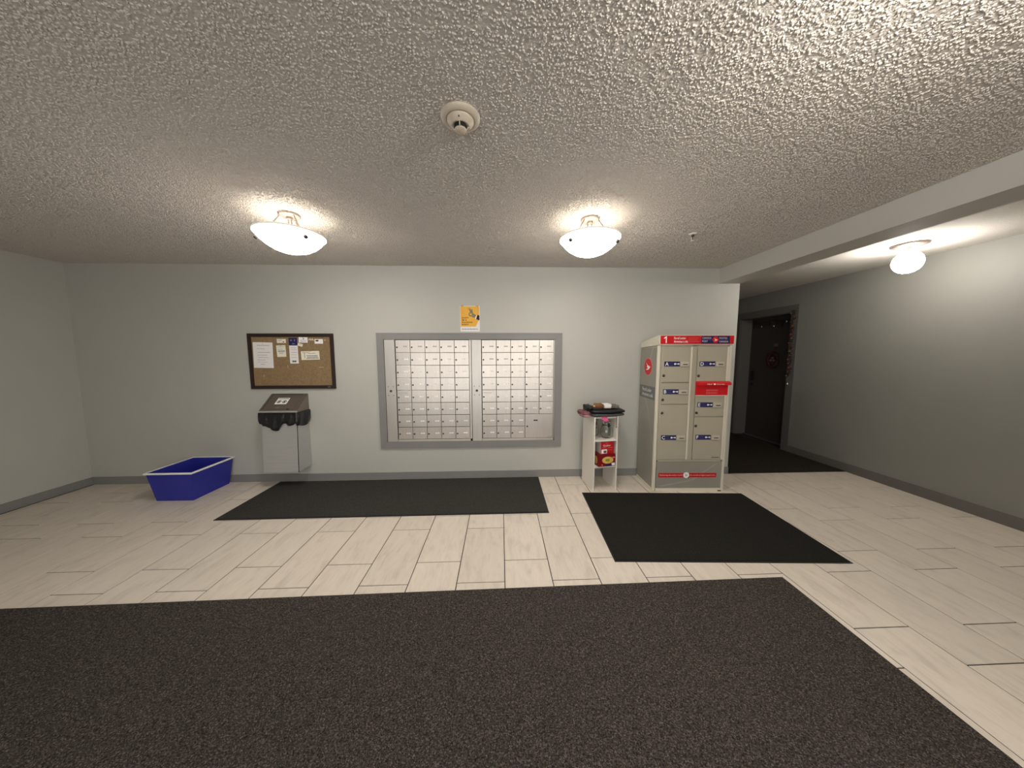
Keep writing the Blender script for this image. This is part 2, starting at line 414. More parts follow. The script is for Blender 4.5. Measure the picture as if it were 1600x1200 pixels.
for i, z in enumerate(zs):
    for j in range(5):
        a = random.uniform(0, 2*PI); p = Vector((0, .012*math.sin(i*1.3), z))
        q = p+Vector((-abs(math.cos(a))*.014, math.sin(a)*.04, random.uniform(-.03,.02)))
        mb.tube([p, (p+q)/2, q], [.004,.0055,.001], 4)
obj('strand', mb, m_garland, ga)
for i in range(16):
    mb = MB().ball((0,0,0), random.choice([.014,.018,.021]), 8)
    obj('bauble', mb, m_baub if i % 3 else m_gold, ga, (-.022, random.uniform(-.025,.025), 2.02-.06*i))
obj('bell', MB().lathe([(0,.03),(.008,.03),(.013,.01),(.02,-.012),(.018,-.012),(0,0)], 14), m_silver, ga, (-.014, .0, 1.0))
g2 = thing('door_garland', 'dark sagging garland with pale ornaments across the top of the hall door', 'garland', (XR+.19, 0, 0))
mb = MB()
pts = [(0, 1.42+.78*i/24, 1.99-.03*abs(math.sin(i/24*PI*2))) for i in range(25)]
mb.tube(pts, .012, 6)
for i in range(70):
    p = Vector(pts[random.randrange(25)]); mb.tube([p, p+Vector((-.012, random.uniform(-.03,.03), -random.uniform(.03,.12)))], [.005,.001], 4)
obj('strand', mb, m_garland, g2)
for y, z in ((1.58,1.94),(1.8,1.89),(2.03,1.9)): obj('ornament', MB().ball((0,0,0), .018, 8, (1,1,1.4)), m_silver, g2, (-.014, y, z))

# ------------------------------------------------------------------ wall-recessed mailboxes
sur = thing('mailbox_surround', 'mitred grey painted frame around the recessed mailboxes', 'frame', (0, W, 0))
fx0, fx1, fz0, fz1 = -1.394, .680, .371, 1.681; ix0, ix1, iz0, iz1 = -1.315, .597, .447, 1.608
for nm, q in (('head', [(fx0,fz1),(fx1,fz1),(ix1,iz1),(ix0,iz1)]), ('sill', [(fx0,fz0),(fx1,fz0),(ix1,iz0),(ix0,iz0)]),
              ('jamb', [(fx0,fz0),(fx0,fz1),(ix0,iz1),(ix0,iz0)]), ('jamb', [(fx1,fz0),(fx1,fz1),(ix1,iz1),(ix1,iz0)])):
    mb = MB().poly(q, -.022, 0); bmesh.ops.recalc_face_normals(mb.bm, faces=mb.bm.faces[:])
    bmesh.ops.bevel(mb.bm, geom=mb.bm.edges[:], offset=.0015, segments=1, affect='EDGES'); obj(nm, mb, m_trim, sur)
ZR = [1.604-.1411*i for i in range(9)]
YD = -.004                                            # front of the little doors, from the wall plane
door_me = MB().box(.002, -.012, .002, .1611, 0, .1391, .0015).mesh('mailbox_door'); door_me.materials.append(m_alu)
lock_me = MB().lathe([(0,-.006),(.0055,-.006),(.0085,-.0045),(.0095,0),(0,0)], 14, axis='Y').mesh('lock'); lock_me.materials.append(m_lock)
lab_me = MB().sheet(0, 0, .02, .014).sheet(.019, .003, .03, .012).sheet(.028, 0, .047, .0145).mesh('number_label'); lab_me.materials.append(m_white)
lab2_me = MB().sheet(0, 0, .012, .014).sheet(.016,0,.026,.014).sheet(.03,0,.042,.014).mesh('number_label'); lab2_me.materials.append(m_inklight)
def mailbox_unit(label, xs, xe, c0, xr, parcel):
    t = thing('mailbox_unit', label, 'mailbox', (0, W, 0), group='recessed mailbox units')
    # carcass: dark box behind the doors, and the thin rails that hold them
    obj('carcass', MB().box(xs, .0105, iz0-.004, xr, .27, iz1+.004), m_dark, t)
    s = obj('master_panel', MB().box(xs+.002, YD-.016, iz0+.001, xe-.001, .01, iz1-.002, .002), m_alu2, t)
    cx = (xs+xe)/2
    obj('master_lock', MB().lathe([(0,-.008),(.009,-.008),(.013,-.005),(.014,0),(0,0)], 18, (cx, YD-.016, 1.033), 'Y'), m_lock, s)
    for dx in (-.028, .028):
        for dz in (-.05, .05): obj('screw', MB().cyl((cx+dx, YD-.016, 1.033+dz), .005, -.003, 'Y', 10), m_lock, s)
    c8 = c0+5*.1632
    obj('bottom_rail', MB().box(xe, YD-.014, iz0+.001, c8+.004, .01, ZR[8]-.001, .001), m_alu2, t)
    obj('side_rail', MB().box(c8+.0015, YD-.014, ZR[8], xr-.001, .01, iz1-.002, .001), m_alu2, t)
    for c in range(5):
        for r in range(8):
            if parcel and c >= 3 and r >= 6: continue
            x, z = c0+c*.1632, ZR[r+1]
            dr = link('mailbox_door', door_me, None, t, (x, YD+.001, z), (random.gauss(0,.004), 0, random.gauss(0,.005)))
            link('lock', lock_me, None, dr, (.018, -.012, .06))
            if r == 0 or (r == 1 and c < 3 and parcel) or (r == 1 and c == 2): link('number_label', lab2_me, None, dr, (.088, -.012, .062))
            else: link('number_label', lab_me, None, dr, (.09+random.uniform(-.004,.004), -.012, .062))
    if parcel:
        x, z = c0+3*.1632, ZR[8]
        dr = obj('parcel_door', MB().box(.002, -.012, .002, .3245, 0, .2802, .0015), m_alu, t, (x, YD+.001, z))
        link('lock', lock_me, None, dr, (.026, -.012, .135))
        obj('number_label', MB().sheet(.1, .2, .148, .213), m_black, dr, (0, -.012, 0))
    sl = obj('outgoing_slot', MB().box(.012, -.022, .107, .108, -.011, .115, .001).box(.02, -.0125, .1, .1, -.011, .107), m_alu2, t, (c0, YD, ZR[5]))
    obj('maker_plate', MB().sheet(c8-.06, ZR[8]+.012, c8-.015, ZR[8]+.017, YD-.0112), m_inklight, t)
    return t
mailbox_unit('left aluminium mailbox unit with forty small locked doors, nearer the notice board', -1.313, -1.195, -1.190, -.3485, False)
mailbox_unit('right aluminium mailbox unit with a large parcel door in its lower right corner', -.347, -.235, -.231, .596, True)

# ------------------------------------------------------------------ poster above the mailboxes
po = thing('poster', 'amber poster with a grey flicking hand, taped above the mailboxes', 'poster', (0, W, 0))
px0, px1, pz0, pz1 = -.466, -.250, 1.696, 1.980
obj('sheet', MB().sheet(px0, pz0, px1, pz1, 0, .0012), m_paper, po)
obj('amber_panel', MB().poly([(px0+.004,1.752),(px0+.004,1.975),(px1-.006,1.975),(px1-.006,1.83),(px1-.045,1.752)], -.0016, -.0012), m_orange, po)
mb = MB()
def pp(u, v): return (px0+.0003+(u-430)/(1085-430)*(px1-px0), pz1-(v-170)/(1060-170)*(pz1-pz0))
def flat(pts, y): mb.poly([pp(*p) for p in pts], y-.0003, y)
ring = [(785+75*math.cos(a), 460+75*math.sin(a)) for a in [2*PI*i/18 for i in range(18)]]
inn = [(785+38*math.cos(a), 460+38*math.sin(a)) for a in [2*PI*i/18 for i in range(18)]]
for i in range(18):
    flat([ring[i], ring[(i+1) % 18], inn[(i+1) % 18], inn[i]], -.0017)
flat([(820,385),(960,490),(930,575),(820,560),(860,480)], -.00175)
flat([(790,395),(860,400),(840,290),(815,270),(790,330)], -.0018)
flat([(760,400),(800,380),(770,240),(750,235),(745,320)], -.00185)
flat([(730,320),(760,325),(705,245),(685,250)], -.0019)
obj('hand', mb, m_handgrey, po)
mb = MB(); flat([(935,600),(950,530),(985,490),(995,530),(960,640)], -.0019); obj('cuff', mb, m_white, po)
mb = MB(); flat([(965,625),(985,530),(1020,480),(1055,485),(1076,510),(1076,670)], -.002); obj('sleeve', mb, m_black, po)
for i, s in enumerate(("DON'T", 'BE A', 'FLICKING', 'IDIOT')):
    x, z = pp(485, 605+i*76)
    text('lettering', s, m_black, po, x, -.0019, z, h=.0145, wd=(.075,.055,.116,.075)[i], bold=.03)
mb = MB()
for p in ((500,405),(560,430),(600,450),(555,490),(600,520),(500,530)): flat([p,(p[0]+26,p[1]+12),(p[0]+20,p[1]+24)], -.0018)
obj('ash_flecks', mb, m_handgrey, po)
obj('footer_print', bars([(px0+.016, px1-.02, 1.722, .006)], -.0012), m_ink, po)
for x in (px0+.02, px1-.03): obj('tape', MB().sheet(x-.012, pz1-.008, x+.018, pz1+.006, 0, .0016), m_wood, po)

# ------------------------------------------------------------------ notice board and what is pinned to it
nb = thing('notice_board', 'cork notice board in a dark walnut frame on the wall above the steel bin', 'notice board', (0, W, 0))
bx0, bx1, bz0, bz1 = -2.780, -1.862, 1.065, 1.674; fw = .037
obj('cork_panel', MB().box(bx0+fw-.005, -.010, bz0+fw-.005, bx1-fw+.005, -.001, bz1-fw+.005), m_cork, nb)
for nm, q in (('top_rail', [(bx0,bz1),(bx1,bz1),(bx1-fw,bz1-fw),(bx0+fw,bz1-fw)]), ('bottom_rail', [(bx0,bz0),(bx1,bz0),(bx1-fw,bz0+fw),(bx0+fw,bz0+fw)]),
              ('stile', [(bx0,bz0),(bx0,bz1),(bx0+fw,bz1-fw),(bx0+fw,bz0+fw)]), ('stile', [(bx1,bz0),(bx1,bz1),(bx1-fw,bz1-fw),(bx1-fw,bz0+fw)])):
    mb = MB().poly(q, -.022, 0); bmesh.ops.recalc_face_normals(mb.bm, faces=mb.bm.faces[:]); bmesh.ops.bevel(mb.bm, geom=mb.bm.edges[:], offset=.003, segments=2, affect='EDGES')
    obj(nm, mb, m_frame, nb)
obj('maker_plate', MB().sheet(bx1-.085, bz0+.016, bx1-.05, bz0+.024, -.022), m_thresh, nb)
obj('cork_chip', MB().sheet(-2.04, 1.30, -1.985, 1.306, -.010).sheet(-2.375,1.3,-2.368,1.33,-.01).sheet(-2.64,1.2,-2.632,1.225,-.01), m_wood, nb)
YB = W-.0100
def note(name, label, x0, z0, x1, z1, m, rows, ink=None, tilt=0, dy=0):
    t = thing(name, label, 'paper', ((x0+x1)/2, YB-dy-.0006, (z0+z1)/2), (0, tilt, 0))
    a, b = (x1-x0)/2, (z1-z0)/2
    obj('sheet', MB().sheet(-a, -b, a, b, 0, .001), m, t)
    if rows: obj('printed_lines', bars([(-a+2*a*r[0], -a+2*a*r[1], -b+2*b*r[2], r[3]) for r in rows], -.001), ink or m_ink, t)
    obj('pin', MB().ball((0, -.003, b*.88), .0035, 8), m_thresh, t)
    return t
note('paper_notice', 'full white letter page with lines of print at the left of the notice board', -2.731, 1.298, -2.521, 1.579, m_paper,
     [(.2,.85,.87,.006),(.2,.6,.74,.004),(.25,.85,.6,.005),(.2,.7,.49,.004),(.25,.75,.4,.004),(.2,.6,.3,.004),(.2,.7,.22,.003),(.35,.55,.13,.005)], m_inklight, .02)
t = note('business_card', 'small cream card with a dark corner mark, above the small note', -2.469, 1.571, -2.374, 1.615, m_cream, [(.1,.6,.7,.003),(.1,.5,.5,.003)], m_inklight)
obj('mark', MB().ball((.022,-.001,-.01), .009, 10, (1,.05,.6)), m_black, t)
note('paper_note', 'small cream note with blue-grey writing below the small card on the board', -2.479, 1.42, -2.381, 1.546, m_cream,
     [(.1,.9,.85,.004),(.15,.7,.66,.004),(.15,.9,.5,.008),(.15,.9,.42,.008),(.25,.75,.3,.006)], mat('ink_teal', S(140,150,146), .8), -.03)
t = thing('door_hanger_card', 'tall narrow card with a navy top and white lower half on the notice board', 'paper', (-2.296, YB, 1.4865))
obj('sheet', MB().sheet(-.047, -.141, .045, .141, 0, .001), m_paper, t)
obj('navy_head', MB().sheet(-.047, .057, .045, .141, -.001), m_navy, t)
obj('head_mark', MB().sheet(-.03,.108,-.012,.12,-.0016).sheet(.012,.103,.02,.123,-.0016).sheet(-.012,.072,.016,.08,-.0016), m_inklight, t)
obj('printed_lines', bars([(-.03,.03,.03,.004),(-.03,.03,.01,.003),(-.03,.03,-.02,.004),(-.03,.03,-.045,.003),(-.03,.03,-.075,.003)], -.001), m_inklight, t)
obj('foot_mark', MB().sheet(-.022,-.125,-.002,-.108,-.001).sheet(.0,-.125,.02,-.108,-.001), m_ink, t)
t = note('business_card', 'white card with a tiny black emblem, right of the navy top', -2.235, 1.575, -2.140, 1.634, m_white, [(.15,.9,.4,.003),(.15,.85,.18,.003)], m_ink, .02)
obj('mark', MB().ball((.004,-.001,.012), .008, 8, (1,.05,.7)), m_black, t)
note('paper_slip', 'tiny tilted pale slip tucked under the white card on the notice board', -2.248, 1.536, -2.196, 1.566, m_cream, [(.2,.8,.5,.003)], m_inklight, .3, .0014)
t = note('business_card', 'white card with a brown picture near the right frame of the notice board', -2.065, 1.564, -1.976, 1.613, m_white, [(.62,.9,.7,.003),(.65,.85,.3,.003)], m_inklight)
obj('picture', MB().ball((-.018,-.001,.008), .019, 12, (1,.03,.55)), mat('picture_brown', S(92,58,48), .6), t)
t = note('handwritten_note', 'wide cream index card with black handwriting right of the navy-topped card', -2.22, 1.387, -2.022, 1.482, m_cream,
     [(.08,.45,.82,.004),(.4,.8,.72,.004),(.3,.9,.44,.006),(.32,.9,.28,.006),(.28,.96,.14,.006)], m_black, -.03)
obj('margin_stroke', MB().sheet(-.064,-.03,-.058,.03,-.001), mat('ink_green', S(120,150,110), .8), t)
tag(obj('push_pin', MB().lathe([(0,0),(.007,0),(.008,-.004),(.0045,-.008),(.006,-.013),(0,-.014)], 10, (-1.95, W-.0101, 1.6), 'Y'), mat('pin_pink', S(226,170,160), .4)), 'pale pink push pin stuck alone at the upper right of the cork', 'pin')
mb = MB()
for dx, dz in ((0,0),(.012,.006),(.022,-.004),(.035,.005),(.043,-.005)): mb.sheet(-2.128+dx, 1.602+dz, -2.12+dx, 1.616+dz, W-.0101, .0008)
tag(obj('paper_scrap', mb, m_cream), 'torn cream scraps left pinned at the top of the cork, right of the emblem card', 'paper')

# ------------------------------------------------------------------ wall-hung steel bin
tb = thing('waste_bin', 'wall-hung stainless waste bin with sloping hood and black liner under the notice board', 'bin', (-2.37, W, 0))
bl, br = -.18, .185
obj('body', MB().hexa([(bl,-.232,.19),(br,-.232,.19),(br,-.001,.19),(bl,-.001,.19),(bl,-.2,.84),(br,-.2,.84),(br,-.001,.84),(bl,-.001,.84)]), m_steel, tb)
obj('edge_seam', MB().box(br-.003,-.2345,.19,br+.0015,-.226,.2).hexa([(br-.003,-.234,.19),(br+.001,-.234,.19),(br+.001,-.228,.19),(br-.003,-.228,.19),(br-.003,-.202,.8),(br+.001,-.202,.8),(br+.001,-.196,.8),(br-.003,-.196,.8)]), m_dark, tb)
hl, hr = -.205, .192
def hy(t_): return -.205+.2045*t_
def hz(t_): return .852+.158*t_
hood = obj('hood', MB().hexa([(hl,-.205,.822),(hr,-.205,.822),(hr,-.0005,.822),(hl,-.0005,.822),(hl,-.205,.852),(hr,-.205,.852),(hr,-.0005,1.01),(hl,-.0005,1.01)]), m_steeld, tb)
obj('hood_lip', MB().box(hl-.002,-.211,.826,hr+.002,-.205,.852,.001), m_steel, hood)
def slope(x0, t0, x1, t1, e0, e1):
    n = Vector((0,-.158,.2045)).normalized()
    q = []
    for e in (e0, e1):
        for x, t_ in ((x0,t0),(x1,t0),(x1,t1),(x0,t1)):
            p = Vector((x, hy(t_), hz(t_)))+n*e; q.append(tuple(p))
    return MB().hexa(q)
fl_ = obj('flap', slope(hl+.03,.06,hr-.05,.93,.0,.004), m_steeld, hood)
mb = slope(hl+.026,.93,hr-.05,.95,0,.0045)
mb2 = slope(hl+.026,.06,hl+.031,.95,0,.0045)
obj('flap_groove', mb, m_dark, hood); obj('flap_groove', mb2, m_dark, hood)
stt = obj('sticker', slope(-.09,.36,.035,.72,.004,.0045), m_white, hood)
def ringmark(cx, ct):
    n = Vector((0,-.158,.2045)).normalized(); u = Vector((1,0,0)); v = Vector((0,.2045,.158)).normalized()
    c = Vector((cx, hy(ct), hz(ct)))+n*.0049
    m_ = MB()
    for k in range(16):
        a, b = 2*PI*k/16, 2*PI*(k+1)/16
        q = [c+(u*math.cos(a)+v*math.sin(a))*.022, c+(u*math.cos(b)+v*math.sin(b))*.022, c+(u*math.cos(b)+v*math.sin(b))*.017, c+(u*math.cos(a)+v*math.sin(a))*.017]
        m_._add(q, [(0,1,2,3)])
    s = (u+v).normalized(); p = (u-v).normalized()*.003
    m_._add([c-s*.018-p, c+s*.018-p, c+s*.018+p, c-s*.018+p], [(0,1,2,3)])
    bx = [c+u*a*.008+v*b*.012 for a, b in ((-1,-1),(1,-1),(1,1),(-1,1))]; m_._add(bx, [(0,1,2,3)])
    return m_
obj('prohibition_mark', ringmark(-.056,.5), m_black, stt); obj('prohibition_mark', ringmark(0,.5), m_black, stt)
obj('sticker_print', slope(-.08,.655,.025,.69,.0045,.0048), m_inklight, stt)
obj('catch', slope(-.05,.12,.0,.2,.004,.009), m_nickel, hood)
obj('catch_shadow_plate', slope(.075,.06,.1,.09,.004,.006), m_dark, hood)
# liner hanging out all round under the hood
mb = MB(); rnd = random.Random(5)
path = []
def seg(p, q, n): return [(p[0]+(q[0]-p[0])*i/n, p[1]+(q[1]-p[1])*i/n) for i in range(n)]
path = seg((bl-.012,-.004),(bl-.02,-.215),10)+seg((bl-.02,-.215),(br+.008,-.215),36)+seg((br+.008,-.215),(br+.014,-.004),12)+[(br+.014,-.004)]
rows = 7; vsl, fcs = [], []
for i, (x, y) in enumerate(path):
    u = i/(len(path)-1)
    drop = .13+.012*math.sin(u*30)
    if abs(y+.215) < 1e-6 and -.13 < x < .035: drop += .065*math.sin(PI*(x+.13)/.165)**.7
    if x > br: drop += .02
    for j in range(rows):
        t_ = j/(rows-1); out = .006+.010*t_*math.sin(u*47+t_*2)+.008*math.sin(t_*PI)
        nx, ny = (0,-1) if abs(y+.215) < 1e-6 else ((-1,0) if x < 0 else (1,0))
        vsl.append((x+nx*out+rnd.uniform(-.002,.002), y+ny*out, .835-drop*t_))
for i in range(len(path)-1):
    for j in range(rows-1): fcs.append((i*rows+j, i*rows+j+1, (i+1)*rows+j+1, (i+1)*rows+j))
mb._add(vsl, fcs, True)
o = obj('liner', mb, m_bag, tb); md = o.modifiers.new('thickness', 'SOLIDIFY'); md.thickness = .0015

# ------------------------------------------------------------------ recycling box at the left
rb = thing('recycling_box', 'blue plastic recycling box with a white rim on the floor, far left', 'recycling box', (-3.26, .2, 0))
a0, b0, a1, b1, hh = .178, .2, .215, .235, .295
def shell(a, b, z): return [(-a,-b,z),(a,-b,z),(a,b,z),(-a,b,z)]
mb = MB(); v0, v1, v2, v3 = shell(a0,b0,0), shell(a1,b1,hh), shell(a1-.005,b1-.005,hh), shell(a0-.005,b0-.005,.006)
mb._add(v0+v1+v2+v3, [(3,2,1,0)]+[(i,(i+1)%4,4+(i+1)%4,4+i) for i in range(4)]+[(4+i,4+(i+1)%4,8+(i+1)%4,8+i) for i in range(4)]+[(8+i,8+(i+1)%4,12+(i+1)%4,12+i) for i in range(4)]+[(12,13,14,15)])
obj('tub', mb, m_blue, rb)
mb = MB(); e = .012
mb.box(-a1-e,-b1-e,hh-.012,a1+e,-b1+.004,hh+.004,.003).box(-a1-e,b1-.004,hh-.012,a1+e,b1+e,hh+.004,.003)
mb.box(-a1-e,-b1,hh-.012,-a1+.004,b1,hh+.004,.003).box(a1-.004,-b1,hh-.012,a1+e,b1,hh+.004,.003)
obj('rim', mb, m_white, rb)

# ------------------------------------------------------------------ floor mats
def floormat(name, label, corners, mtop, border, th=.008):
    cx = sum(p[0] for p in corners)/4; cy = sum(p[1] for p in corners)/4
    t = thing(name, label, 'mat', (cx, cy, .0002))
    c = [Vector((p[0]-cx, p[1]-cy, 0)) for p in corners]
    up = [p+Vector((0,0,.0035)) for p in c]
    mb = MB().hexa([tuple(p) for p in c]+[tuple(p) for p in up]); obj('rubber_backing', mb, m_rubber, t)
    ins = [p-Vector((math.copysign(border,p.x), math.copysign(border,p.y), 0)) for p in c]
    mb = MB().hexa([tuple(p+Vector((0,0,.003))) for p in ins]+[tuple(p+Vector((0,0,th))) for p in ins]); obj('pile', mb, mtop, t)
    return t
floormat('floor_mat', 'long charcoal runner mat below the mailboxes', [(-2.537,-.398),(.415,-.39),(.417,.43),(-2.532,.420)], m_mat, .012)
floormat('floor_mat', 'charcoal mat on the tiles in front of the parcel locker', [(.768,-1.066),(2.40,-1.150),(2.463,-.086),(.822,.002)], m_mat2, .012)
floormat('entry_carpet', 'large brown-black flecked carpet filling the foreground', [(-3.1,-4.4),(1.78,-4.33),(1.793,-1.256),(-3.1,-1.322)], m_carpet, .01, .009)

# ------------------------------------------------------------------ white shelf stand and what it holds
AN = math.radians(7); SX, SY = .945, .035
ca, sa = math.cos(AN), math.sin(AN)
def at(x, y, z): return (SX+x*ca-y*sa, SY+x*sa+y*ca, z)
sw, sd, sh = .268, .295, .792
st = thing('shelf_stand', 'narrow white open shelf stand beside the parcel locker', 'shelf', (SX, SY, 0), (0,0,AN))
for x in (0, sw-.016): obj('side_panel', MB().box(x, 0, .0003, x+.016, sd, sh, .001), m_melamine, st)
for z in (.249, .53, sh-.016): obj('shelf_board', MB().box(.0162, .002, z, sw-.0162, sd, z+.016, .001), m_melamine, st)
R7 = (0, 0, AN); R8 = (0, 0, AN+.04)
def jar(label, x, y):
    t = thing('glass_jar', label, 'jar', at(x, y, .5463), R7, 'jars on the shelf stand')
    pr = [(0,.001),(.04,.001),(.052,.008),(.062,.04),(.0635,.075),(.057,.11),(.045,.132),(.042,.14),(.045,.148),(.042,.15),(.0385,.148),(.0385,.134),(.053,.11),(.0595,.075),(.058,.042),(.048,.012),(.038,.006),(0,.006)]
    obj('body', MB().lathe(pr, 28), m_glass, t)
    obj('lid', MB().lathe([(0,.1505),(.046,.1505),(.048,.158),(.046,.17),(.04,.176),(0,.178)], 24), m_glass, t)
    mb = MB().lathe([(.0455,.138),(.0475,.139),(.0475,.143),(.0455,.144)], 20)
    mb.tube([(-.048,0,.141),(-.052,0,.17),(-.03,0,.184),(.03,0,.184),(.052,0,.17),(.048,0,.141)], .0022, 6)
    mb.box(-.012,-.056,.125,.012,-.047,.168,.002)
    obj('wire_clip', mb, m_lock, t)
    return t
jar('glass clip-top jar on the upper shelf, right of the other jar', .184, .095)
jar('glass clip-top jar on the upper shelf, half hidden by the left side panel', .083, .205)
b2 = thing('food_carton', 'dark red pasta carton with a yellow dish picture, on the lower shelf', 'box', at(.052, -.012, .2652), R8)
obj('carton', MB().box(0, 0, 0, .192, .13, .128, .001), m_boxdark, b2)
obj('dish_picture', MB().lathe([(0,0),(.052,0),(.056,.0002)], 24, axis='Y'), m_noodle, b2, (.105, -.0005, .066)).scale = (1.15, 1, .68)
obj('herb_picture', MB().ball((.105,-.001,.068), .022, 10, (1.2,.05,.7)), m_green, b2)
obj('blue_strip', MB().sheet(.082, .003, .152, .022, -.0003), m_navy, b2)
obj('white_patch', MB().sheet(.15, .006, .188, .034, -.0003), m_white, b2)
obj('print', MB().sheet(.155,.085,.188,.1,-.0003).sheet(.035,.01,.05,.024,-.0003), m_redtext, b2)
obj('side_picture', MB().ball((-.0005,.06,.06), .05, 12, (.02,.7,.9)), m_noodle, b2)
b1 = thing('food_carton', 'bright red oat carton with white lettering, standing on the dark red carton', 'box', at(.085, .006, .3935), R8)
obj('carton', MB().box(0, 0, 0, .146, .11, .13, .002), m_boxred, b1)
obj('side_panel', MB().box(-.0006, .004, .002, 0, .106, .128), m_boxside, b1)
text('lettering', 'Quaker', m_white, b1, .024, -.0006, .078, h=.024, wd=.088)
obj('print', bars([(.05,.082,.113,.004),(.016,.062,.064,.006),(.08,.13,.064,.006),(.075,.13,.04,.005)], 0), m_redtext, b1)
obj('picture', MB().sheet(.006,.006,.068,.05,-.0003), m_white, b1)
obj('picture_bowl', MB().sheet(.03,.01,.062,.038,-.0008,.0003), m_pinkcloth, b1)
# folded clothes and small items on top
def pillow(mb, x0, y0, z0, x1, y1, z1, amp=.006, n=14, seed=1):
    r_ = random.Random(seed); cx, cy, cz = (x0+x1)/2, (y0+y1)/2, (z0+z1)/2; vs_, fs_ = [], []
    sgn = lambda v, e: math.copysign(abs(v)**e, v)
    nu, nv = 28, 12
    ph = [r_.uniform(0, 6) for _ in range(6)]
    for i in range(nv+1):
        th = -PI/2+PI*i/nv
        for k in range(nu):
            a = 2*PI*k/nu
            X = sgn(math.cos(th),.45)*sgn(math.cos(a),.4); Y = sgn(math.cos(th),.45)*sgn(math.sin(a),.4); Z = sgn(math.sin(th),.7)
            wob = amp*(math.sin(5*X+ph[0]+3*Y)+.6*math.sin(9*X-4*Y+ph[1]))
            vs_.append((cx+X*(x1-x0)/2+amp*.6*math.sin(7*Z+ph[2]+4*Y), cy+Y*(y1-y0)/2, cz+Z*(z1-z0)/2+(wob if Z > -.5 else 0)))
    for i in range(nv):
        for k in range(nu): fs_.append((i*nu+k, i*nu+(k+1)%nu, (i+1)*nu+(k+1)%nu, (i+1)*nu+k))
    mb._add(vs_, fs_, True); return mb
jk = thing('folded_jacket', 'black padded jacket folded in two layers on top of the white shelf stand', 'jacket', at(.02, 0, sh+.0003), R7)
obj('lower_layer', pillow(MB(), -.05, -.02, .0, .335, .3, .034, .0025, seed=3), m_greyblk, jk)
obj('upper_layer', pillow(MB(), -.05, -.015, .032, .345, .3, .074, .003, seed=4), m_jacket, jk)
obj('collar_fold', pillow(MB(), -.075, .02, .07, -.012, .2, .112, .004, seed=5), m_jacket, jk)
for x, l in ((-.005,.1),(.216,.105)):
    obj('drawstring', MB().tube([(x,-.022,.008),(x+.001,-.024,-.03),(x-.001,-.023,-l)], .0025, 6).ball((x-.001,-.023,-l-.004), .006, 8), m_black, jk)
sc_ = thing('folded_scarf', 'dusty pink striped cloth tucked into the left end of the folded jacket', 'scarf', at(-.118, 0, .80), R7)
obj('cloth', pillow(MB(), 0, -.01, 0, .078, .2, .05, .005, seed=8), m_pinkcloth, sc_)
obj('fold', pillow(MB(), -.01, -.03, -.004, .074, .12, .02, .004, seed=9), mat('pink_grey_cloth', S(150,112,114), .9, var=.4, scale=40), sc_)
wl_ = thing('leather_pouch', 'small brown leather pouch left of the white box on the folded jacket', 'pouch', at(.04, .03, .8762), R7)
obj('pouch_body', pillow(MB(), -.01, 0, 0, .085, .09, .048, .002, seed=11), m_tan, wl_)
obj('flap', MB().box(-.03,.02,.012,.0,.08,.03,.006), m_wood, wl_)
wb = thing('small_white_box', 'small white box lying between the brown pouch and the grey case', 'box', at(.125, .03, .8762), R7)
obj('base', MB().box(0,0,0,.075,.09,.012,.001), m_boxside, wb); obj('lid', MB().box(-.001,-.001,.0125,.076,.091,.042,.002), m_white, wb)
gc = thing('grey_case', 'flat grey case at the right of the small white box on the jacket', 'case', at(.205, .03, .8762), R7)
obj('shell_bottom', MB().box(0,0,0,.085,.1,.016,.004), m_pouch, gc); obj('shell_top', MB().box(0,.001,.0165,.084,.1,.03,.004), m_pouch, gc)
pn = thing('sticky_note', 'bright pink sticky note hanging from the top edge of the white shelf stand', 'note', at(.11, -.0008, .80), R7)
mb = MB(); mb._add([(-.032,0,0),(.03,0,0),(.034,-.004,-.028),(.048,-.009,-.052),(-.006,-.008,-.05),(-.034,-.004,-.026)], [(0,1,2,5),(5,2,3,4)])
o = obj('note_sheet', mb, m_pink, pn); o.modifiers.new('thickness', 'SOLIDIFY').thickness = .0006

# ------------------------------------------------------------------ parcel locker
LA = math.radians(-2)
pl = thing('parcel_locker', 'tall beige parcel locker with six lettered doors and a red header, at the wall end', 'locker', (1.573, .008, .0003), (0,0,LA))
LW, LD = .748, .405
obj('carcass', MB().box(.008, .012, 0, LW-.008, LD, 1.53), m_beige, pl)
for x in (0, LW-.03): obj('corner_post', MB().box(x, -.002, 0, x+.03, .036, 1.533, .010), m_beige2, pl)
mb = MB().hexa([(-.004,-.012,1.533),(LW+.004,-.012,1.533),(LW+.004,LD+.004,1.512),(-.004,LD+.004,1.512),(-.004,-.012,1.63),(LW+.004,-.012,1.63),(LW+.004,LD+.004,1.572),(-.004,LD+.004,1.572)])
hd = obj('header_cap', mb, m_beige2, pl)
obj('header_panel', MB().box(.012, -.016, 1.541, LW, -.012, 1.624, .001), m_red, hd)
obj('navy_panel', MB().sheet(.42, 1.545, .705, 1.62, -.016), m_navy, hd)
obj('lettering', MB().poly([(.062,1.55),(.073,1.55),(.073,1.617),(.065,1.617),(.044,1.603),(.044,1.592),(.062,1.6)], -.0172, -.0164), m_white, hd)
text('lettering', 'Parcel Locker', m_white, hd, .145, -.0166, 1.588, h=.024, wd=.12, bold=.015)
text('lettering', 'Armoires à colis', m_white, hd, .145, -.0166, 1.554, h=.024, wd=.14, bold=.015)
obj('print', bars([(.29,.39,1.597,.005),(.29,.38,1.579,.005),(.29,.4,1.561,.005)], -.0163), m_redtext, hd)
text('lettering', 'CANADA', m_white, hd, .428, -.0172, 1.592, h=.017, wd=.09)
text('lettering', 'POST', m_white, hd, .428, -.0172, 1.559, h=.017, wd=.055)
text('lettering', 'POSTES', m_white, hd, .6, -.0172, 1.59, h=.016, wd=.077)
